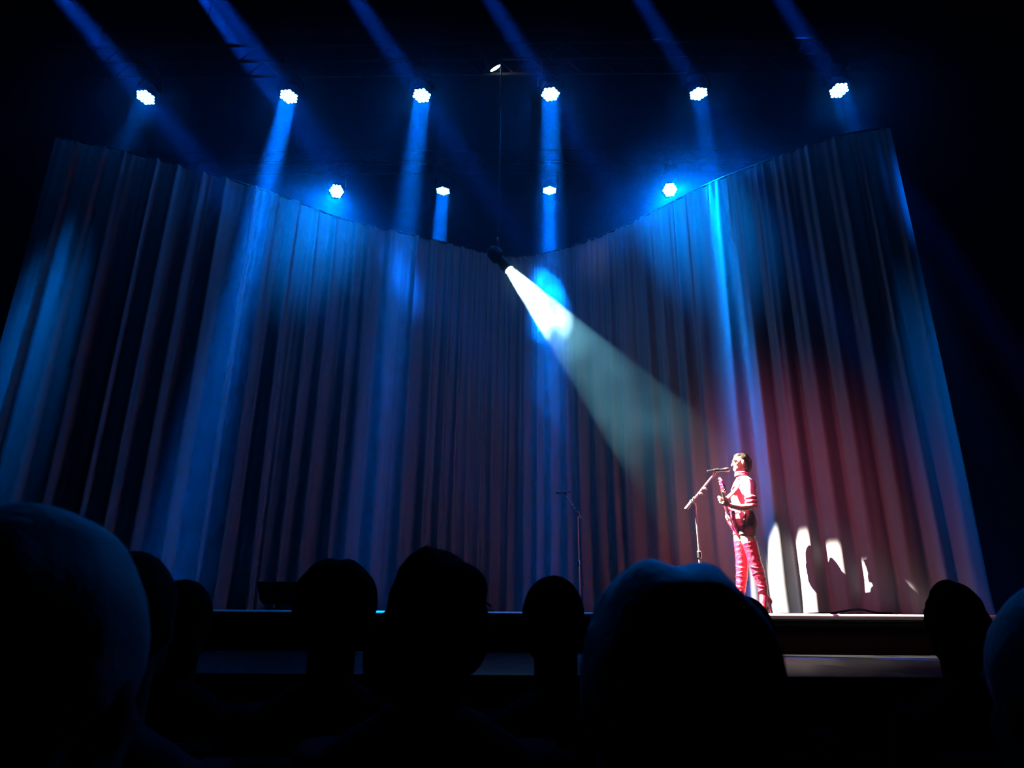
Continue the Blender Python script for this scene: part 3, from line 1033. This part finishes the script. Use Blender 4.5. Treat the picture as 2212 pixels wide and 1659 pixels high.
# ------------------------------------------------------------------ microphone stands
def mic_stand(label, y, foot, clutch, tail, tip, mictail, michead, glint=None):
    Q = lambda uv: at_y(uv[0], uv[1], y)
    c = Q(clutch)
    t = thing('microphone_stand', label, 'microphone stand', V((c.x, y, 0)))
    bm = new(); tube(bm, [V((c.x, y, 0.02)), V((c.x, y, c.z * 0.52))], 0.014, 10); mk('lower_pole', bm, M['stand_metal'], t)
    bm = new(); tube(bm, [V((c.x, y, c.z * 0.48)), V((c.x, y, c.z))], 0.010, 10); mk('upper_pole', bm, M['stand_metal'], t)
    bm = new(); lathe(bm, [(-0.04, 0.016), (-0.03, 0.024), (0.03, 0.024), (0.04, 0.016)], V((c.x, y, c.z * 0.52)), V((0, 0, 1)), 14); mk('height_clutch', bm, M['chrome'], t)
    bm = new(); lathe(bm, [(0.0, 0.14), (0.012, 0.14), (0.024, 0.10), (0.03, 0.025)], V((c.x, y, 0.0)), V((0, 0, 1)), 28); mk('base', bm, M['dark_metal'], t)
    a, b = Q(tail), Q(tip)
    bm = new(); tube(bm, [a, b], 0.0105, 10); mk('boom', bm, M['stand_metal'], t)
    d = (b - a).normalized()
    j = a + d * (c - a).dot(d)
    bm = new()
    lathe(bm, [(-0.03, 0.022), (0.03, 0.022)], j + V((0, 0.02, 0)), V((0, 1, 0)), 14)
    tube(bm, [V((c.x, y, c.z - 0.05)), j], 0.015, 10)
    tube(bm, [j - V((0, 0.01, 0)), j - V((0, 0.05, -0.03))], [0.012, 0.008], 8)
    mk('swivel_clutch', bm, M['stand_metal'], t)
    bm = new()
    lathe(bm, [(-0.10, 0.013), (-0.095, 0.020), (0.0, 0.020)], a + d * 0.10, d, 14)
    mk('counterweight', bm, M['stand_metal'], t)
    for f in (0.48, 0.62):
        bm = new(); blob(bm, a.lerp(b, f) + V((0.012, -0.012, -0.018)), (0.020, 0.016, 0.016), sub=2); mk('cable_clip', bm, M['stand_metal'], t)
    m0, m1 = Q(mictail), Q(michead)
    e = (m1 - m0).normalized()
    ml = (m1 - m0).length
    m = thing('microphone', 'black handheld microphone in the clip of the ' + ('lit' if glint else 'unlit') + ' boom stand', 'microphone', m0)
    bm = new(); lathe(bm, [(0, 0.010), (0.01, 0.012), (ml * 0.62, 0.017), (ml * 0.72, 0.021), (ml * 0.76, 0.023)], m0, e, 18); mk('handle', bm, M['mic_black'], m)
    bm = new(); lathe(bm, [(ml * 0.76, 0.024), (ml * 0.82, 0.027), (ml * 0.92, 0.025), (ml * 0.98, 0.016), (ml, 0.005)], m0, e, 20); mk('grille', bm, M['mic_mesh'], m)
    bm = new(); lathe(bm, [(ml * 0.28, 0.021), (ml * 0.50, 0.024)], m0, e, 16); tube(bm, [b - d * 0.02, m0.lerp(m1, 0.40)], 0.014, 10); mk('clip', bm, M['mic_black'], t)
    return t


mic_stand('lit boom microphone stand in front of the singer', 7.42, None, (1501.5, 1086), (1481, 1101), (1543, 1024), (1527.5, 1018), (1577, 1014.5), 1)
mic_stand('dark unlit boom microphone stand near the curtain centre', 9.35, None, (1248, 1113), (1256, 1122), (1221, 1068), (1234, 1062), (1200, 1063))

# ------------------------------------------------------------------ small things on the stage
bm = new()
mon = thing('stage_monitor', 'black box with tapered underside on a short post at the stage edge', 'monitor', V((at_y(604, 1300, 7.10).x, 7.10, 0)))
c = at_y(604, 1281, 7.10)
hw, hh = 0.215, 0.105
prof = [(-hw, hh), (hw, hh), (hw, -hh), (-hw * 0.62, -hh), (-hw * 0.80, -hh * 0.62), (-hw * 0.97, hh * 0.6)]
rings = [[bm.verts.new(c + V((x, yy, z))) for x, z in prof] for yy in (-0.06, 0.06)]
for k in range(len(prof)):
    bm.faces.new((rings[0][k], rings[0][(k + 1) % len(prof)], rings[1][(k + 1) % len(prof)], rings[1][k]))
bm.faces.new(rings[0][::-1]); bm.faces.new(rings[1])
bmesh.ops.bevel(bm, geom=bm.edges[:], offset=0.01, segments=2, affect='EDGES', profile=0.5)
mk('cabinet', bm, M['fixture'], mon)
bm = new(); box(bm, c + V((0, 0.063, 0)), (0.34, 0.006, 0.15), None, 0.002); mk('screen', bm, M['mic_black'], mon)
bm = new(); tube(bm, [V((c.x, 7.10, 0.0)), V((c.x, 7.10, c.z - hh + 0.01))], 0.028, 12); mk('post', bm, M['fixture'], mon)
bm = new(); lathe(bm, [(0, 0.12), (0.012, 0.12), (0.02, 0.04)], V((c.x, 7.10, 0)), V((0, 0, 1)), 20); mk('foot_plate', bm, M['fixture'], mon)

br = thing('floor_bracket', 'small dark bracket with pale glints at the stage edge beside the bushy-haired head', 'bracket', V((at_y(1050, 1310, 7.08).x, 7.08, 0)))
c = V((br.location.x, 7.08, 0))
bm = new(); box(bm, c + V((0, 0, 0.008)), (0.16, 0.10, 0.014), None, 0.003); mk('plate', bm, M['dark_metal'], br)
bm = new(); tube(bm, [c + V((-0.05, 0, 0.01)), c + V((0.0, 0, 0.05)), c + V((-0.03, 0, 0.09)), c + V((-0.07, 0, 0.10))], 0.010, 8); mk('arm', bm, M['chrome'], br)
bm = new(); box(bm, c + V((0.015, 0, 0.075)), (0.09, 0.05, 0.02), Quaternion((0, 1, 0), 0.6), 0.004); mk('clip', bm, M['dark_metal'], br)

rk = random.Random(5)
pp = []
for k in range(26):
    f = k / 25
    p, n = curtain_at(CL * (0.66 + 0.27 * f))
    pp.append(V((p.x, p.y, 0.012 + 0.010 * rk.random() + (0.03 if rk.random() < 0.2 else 0))) - n * (0.22 + 0.05 * rk.random()))
bm = new(); tube(bm, smooth_path(pp, 4), 0.011, 8)
tag(mk('stage_cable', bm, M['rubber']), 'black cable lying along the foot of the curtain behind the singer', 'cable')


# ------------------------------------------------------------------ audience
def theatre_seat(x, y, label):
    t = thing('theatre_seat', label, 'seat', V((x, y, FLOOR_Z)), 'theatre seats in the stalls')
    bm = new(); box(bm, V((x, y + 0.06, FLOOR_Z + 0.40)), (0.49, 0.44, 0.09), None, 0.03); mk('seat', bm, M['seat_cloth'], t)
    bm = new(); box(bm, V((x, y - 0.225, FLOOR_Z + 0.64)), (0.49, 0.08, 0.56), Quaternion((1, 0, 0), 0.10), 0.03); mk('backrest', bm, M['seat_cloth'], t)
    for sx in (-1, 1):
        bm = new(); box(bm, V((x + sx * 0.265, y + 0.02, FLOOR_Z + 0.58)), (0.035, 0.36, 0.035), None, 0.01); mk('armrest', bm, M['dark_metal'], t)
        bm = new(); box(bm, V((x + sx * 0.265, y + 0.0, FLOOR_Z + 0.28)), (0.025, 0.30, 0.56), None, 0.008); mk('side_panel', bm, M['dark_metal'], t)
    return t


def spectator(u, v, y, label, style, s=1.0, hw=1.0, turn=0.0, hairmat='aud_hair', seed=0, shoulder=0.185, seatlabel=None):
    top = at_y(u, v, y)
    x, zt = top.x, top.z
    t = thing('person', label, 'person', V((x, y, FLOOR_Z)))
    fwd = V((math.sin(turn), math.cos(turn), 0))
    side = V((math.cos(turn), -math.sin(turn), 0))
    hair_h = {'bald': 0.0, 'short': 0.012, 'bushy': 0.035, 'curly': 0.028, 'parted': 0.022, 'long': 0.018}[style]
    hc = V((x, y, zt - (0.112 * s + hair_h)))
    bm = new()
    L, q = face_head(bm, hc, fwd, side, s)
    zs = hc.z - 0.20 * s                           # shoulder line
    hip = FLOOR_Z + 0.52
    limb(bm, [hc + V((0, -0.02, -0.06)), V((x, y - 0.02, zs + 0.04)), V((x, y - 0.03, zs - 0.03))], [0.066, 0.064, 0.08], 4, 14)
    loft(bm, [hring(V((x, y - 0.03, zs + 0.015)), 0.09, 0.06), hring(V((x, y - 0.03, zs - 0.03)), shoulder * 0.92, 0.08), hring(V((x, y - 0.02, zs - 0.16)), shoulder * 0.86, 0.105),
              hring(V((x, y - 0.02, (zs + hip) / 2 - 0.06)), 0.14, 0.10), hring(V((x, y - 0.01, hip)), 0.165, 0.12), hring(V((x, y, hip - 0.05)), 0.13, 0.10)], 18)
    arms = []
    for g in (-1, 1):
        sh = V((x + g * shoulder * 0.92, y - 0.03, zs - 0.04))
        el = V((x + g * 0.225, y + 0.04, zs - 0.32))
        wr = V((x + g * 0.10, y + 0.25, hip + 0.125))
        limb(bm, [sh, sh.lerp(el, 0.5), el], [0.056, 0.047, 0.040], 4, 12)
        limb(bm, [el, el.lerp(wr, 0.5), wr], [0.040, 0.036, 0.026], 4, 12)
        hand(bm, wr, V((-g * 0.25, 0.9, -0.25)), V((-g, 0, 0.2)), V((0, -0.2, -1)), 1.0, 0.4)
        kn = V((x + g * 0.12, y + 0.42, FLOOR_Z + 0.53))
        an = V((x + g * 0.12, y + 0.44, FLOOR_Z + 0.10))
        limb(bm, [V((x + g * 0.09, y + 0.02, hip)), V((x + g * 0.11, y + 0.22, hip + 0.01)), kn, kn + V((0, 0.01, -0.16)), an], [0.085, 0.078, 0.058, 0.052, 0.036], 4, 14)
        limb(bm, [an + V((0, -0.04, -0.05)), an + V((0, 0.06, -0.05)), an + V((0, 0.16, -0.07))], [0.036, 0.040, 0.026], 4, 12)
        arms.append((sh, el, wr, kn, an))
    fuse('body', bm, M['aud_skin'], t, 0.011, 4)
    rs = random.Random(seed)
    # hair or scalp
    if style != 'bald':
        bm = new()
        e = {'short': 1.07, 'bushy': 1.28, 'curly': 1.22, 'parted': 1.16, 'long': 1.14}[style]
        vs = blob(bm, L(0, -0.022, 0.020), (0.078 * e * hw * s, 0.094 * e * s, 0.094 * s + hair_h), q, 4)
        amp = {'short': 0.003, 'bushy': 0.014, 'curly': 0.012, 'parted': 0.006, 'long': 0.006}[style]
        c0 = L(0, -0.022, 0.02)
        for v_ in vs:
            dv = v_.co - c0
            k = amp * noise.noise(v_.co * (24 if style != 'bushy' else 16) + V((seed * 3.1, 0, 0))) + amp * 0.6 * noise.noise(v_.co * 60)
            if style == 'parted':
                lx = dv.dot(side)
                k -= 0.011 * math.exp(-((lx - 0.004) / 0.016) ** 2) * max(0, dv.z / dv.length)
            v_.co = v_.co + dv.normalized() * k
        blob(bm, L(0, -0.055, -0.035), (0.070 * e * hw * s, 0.052 * e * s, 0.075 * s), q)
        if style == 'long':
            blob(bm, L(0, -0.055, -0.105), (0.085 * hw * s, 0.045 * s, 0.115 * s), q)
        if style == 'bushy':
            blob(bm, L(-0.078, -0.05, -0.07), (0.052, 0.055, 0.080), None)
            blob(bm, L(0.070, -0.03, -0.02), (0.050, 0.060, 0.080), None)
            blob(bm, L(0.035, -0.03, 0.065), (0.075, 0.075, 0.055), None)
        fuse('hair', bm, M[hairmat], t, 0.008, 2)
    # jacket, trousers, shoes
    bm = new()
    loft(bm, [hring(V((x, y - 0.03, zs + 0.030)), 0.075, 0.068), hring(V((x, y - 0.03, zs - 0.005)), shoulder * 0.75, 0.085), hring(V((x, y - 0.03, zs - 0.04)), shoulder * 1.02, 0.098), hring(V((x, y - 0.02, zs - 0.16)), shoulder * 0.96, 0.122),
              hring(V((x, y - 0.02, (zs + hip) / 2 - 0.06)), 0.165, 0.120), hring(V((x, y - 0.01, hip - 0.01)), 0.180, 0.135)], 18)
    for (sh, el, wr, kn, an) in arms:
        limb(bm, [sh, sh.lerp(el, 0.5), el], [0.068, 0.058, 0.050], 4, 12)
        limb(bm, [el, el.lerp(wr, 0.45), el.lerp(wr, 0.88)], [0.050, 0.045, 0.036], 4, 12)
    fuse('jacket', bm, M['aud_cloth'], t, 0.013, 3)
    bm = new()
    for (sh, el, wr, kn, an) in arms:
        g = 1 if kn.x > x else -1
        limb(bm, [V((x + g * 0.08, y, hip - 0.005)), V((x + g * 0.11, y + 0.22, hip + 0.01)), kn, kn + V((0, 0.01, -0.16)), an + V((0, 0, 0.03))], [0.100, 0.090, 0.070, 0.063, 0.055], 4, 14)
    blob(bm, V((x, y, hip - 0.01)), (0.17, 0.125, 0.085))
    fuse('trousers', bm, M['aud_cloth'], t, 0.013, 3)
    for (sh, el, wr, kn, an) in arms:
        bm = new()
        limb(bm, [an + V((0, -0.055, -0.045)), an + V((0, 0.06, -0.045)), an + V((0, 0.18, -0.065))], [0.047, 0.050, 0.034], 4, 14)
        for v_ in bm.verts: v_.co.z = max(v_.co.z, FLOOR_Z + 0.001)
        mk('shoe', bm, M['rubber'], t)
    theatre_seat(x, y, seatlabel)
    return t


SPECT = [
    (130, 1108, 0.60, 'seated person with a big smooth round head, cut off by the left picture edge', 'short', 1.13, 1.0, 0.05, 'aud_hair_grey', 1, 0.20),
    (1438, 1207, 0.70, 'seated person with wide fluffy parted hair in front of the singer', 'parted', 1.0, 0.98, 0.0, 'aud_hair_grey', 2, 0.185),
    (2262, 1254, 0.84, 'seated person whose head with a blue rim is cut off by the right picture edge', 'short', 1.05, 1.0, -0.1, 'aud_hair_grey', 3, 0.19),
    (306, 1194, 1.40, 'seated person in silhouette half hidden behind the big round head', 'short', 1.04, 1.0, 0.05, 'aud_hair', 4, 0.19),
    (738, 1207, 2.05, 'seated person with domed hair in silhouette right of the box on a post', 'parted', 1.06, 1.22, 0.1, 'aud_hair', 5, 0.18),
    (945, 1187, 1.40, 'seated person with bushy flat-topped hair in silhouette at the centre', 'bushy', 0.88, 0.96, 0.1, 'aud_hair', 6, 0.185),
    (412, 1254, 2.26, 'small head of a seated person in silhouette just left of the stage edge light line', 'short', 1.0, 1.0, 0.0, 'aud_hair', 7, 0.18),
    (1197, 1245, 2.20, 'seated person with smooth short hair in silhouette left of the fluffy parted head', 'short', 1.08, 1.02, 0.2, 'aud_hair', 8, 0.18),
    (1594, 1288, 2.20, 'seated person mostly hidden behind the fluffy parted head below the singer', 'short', 1.04, 1.0, 0.0, 'aud_hair', 9, 0.18),
    (2042, 1258, 2.20, 'seated person with curly hair in silhouette at the right end of the stage', 'curly', 0.92, 0.90, 0.0, 'aud_hair', 10, 0.18),
]
SEATS = ['under the person with the big round head', 'under the person with fluffy parted hair', 'under the person with the blue-rimmed head',
         'under the person half hidden at the left', 'under the person right of the box on a post', 'under the bushy-haired person', 'under the small head at the left end of the edge light',
         'left of the fluffy parted head, further forward', 'hidden below the singer', 'under the curly-haired person at the right']
for a, sl in zip(SPECT, SEATS):
    spectator(*a, seatlabel='dark theatre seat ' + sl)
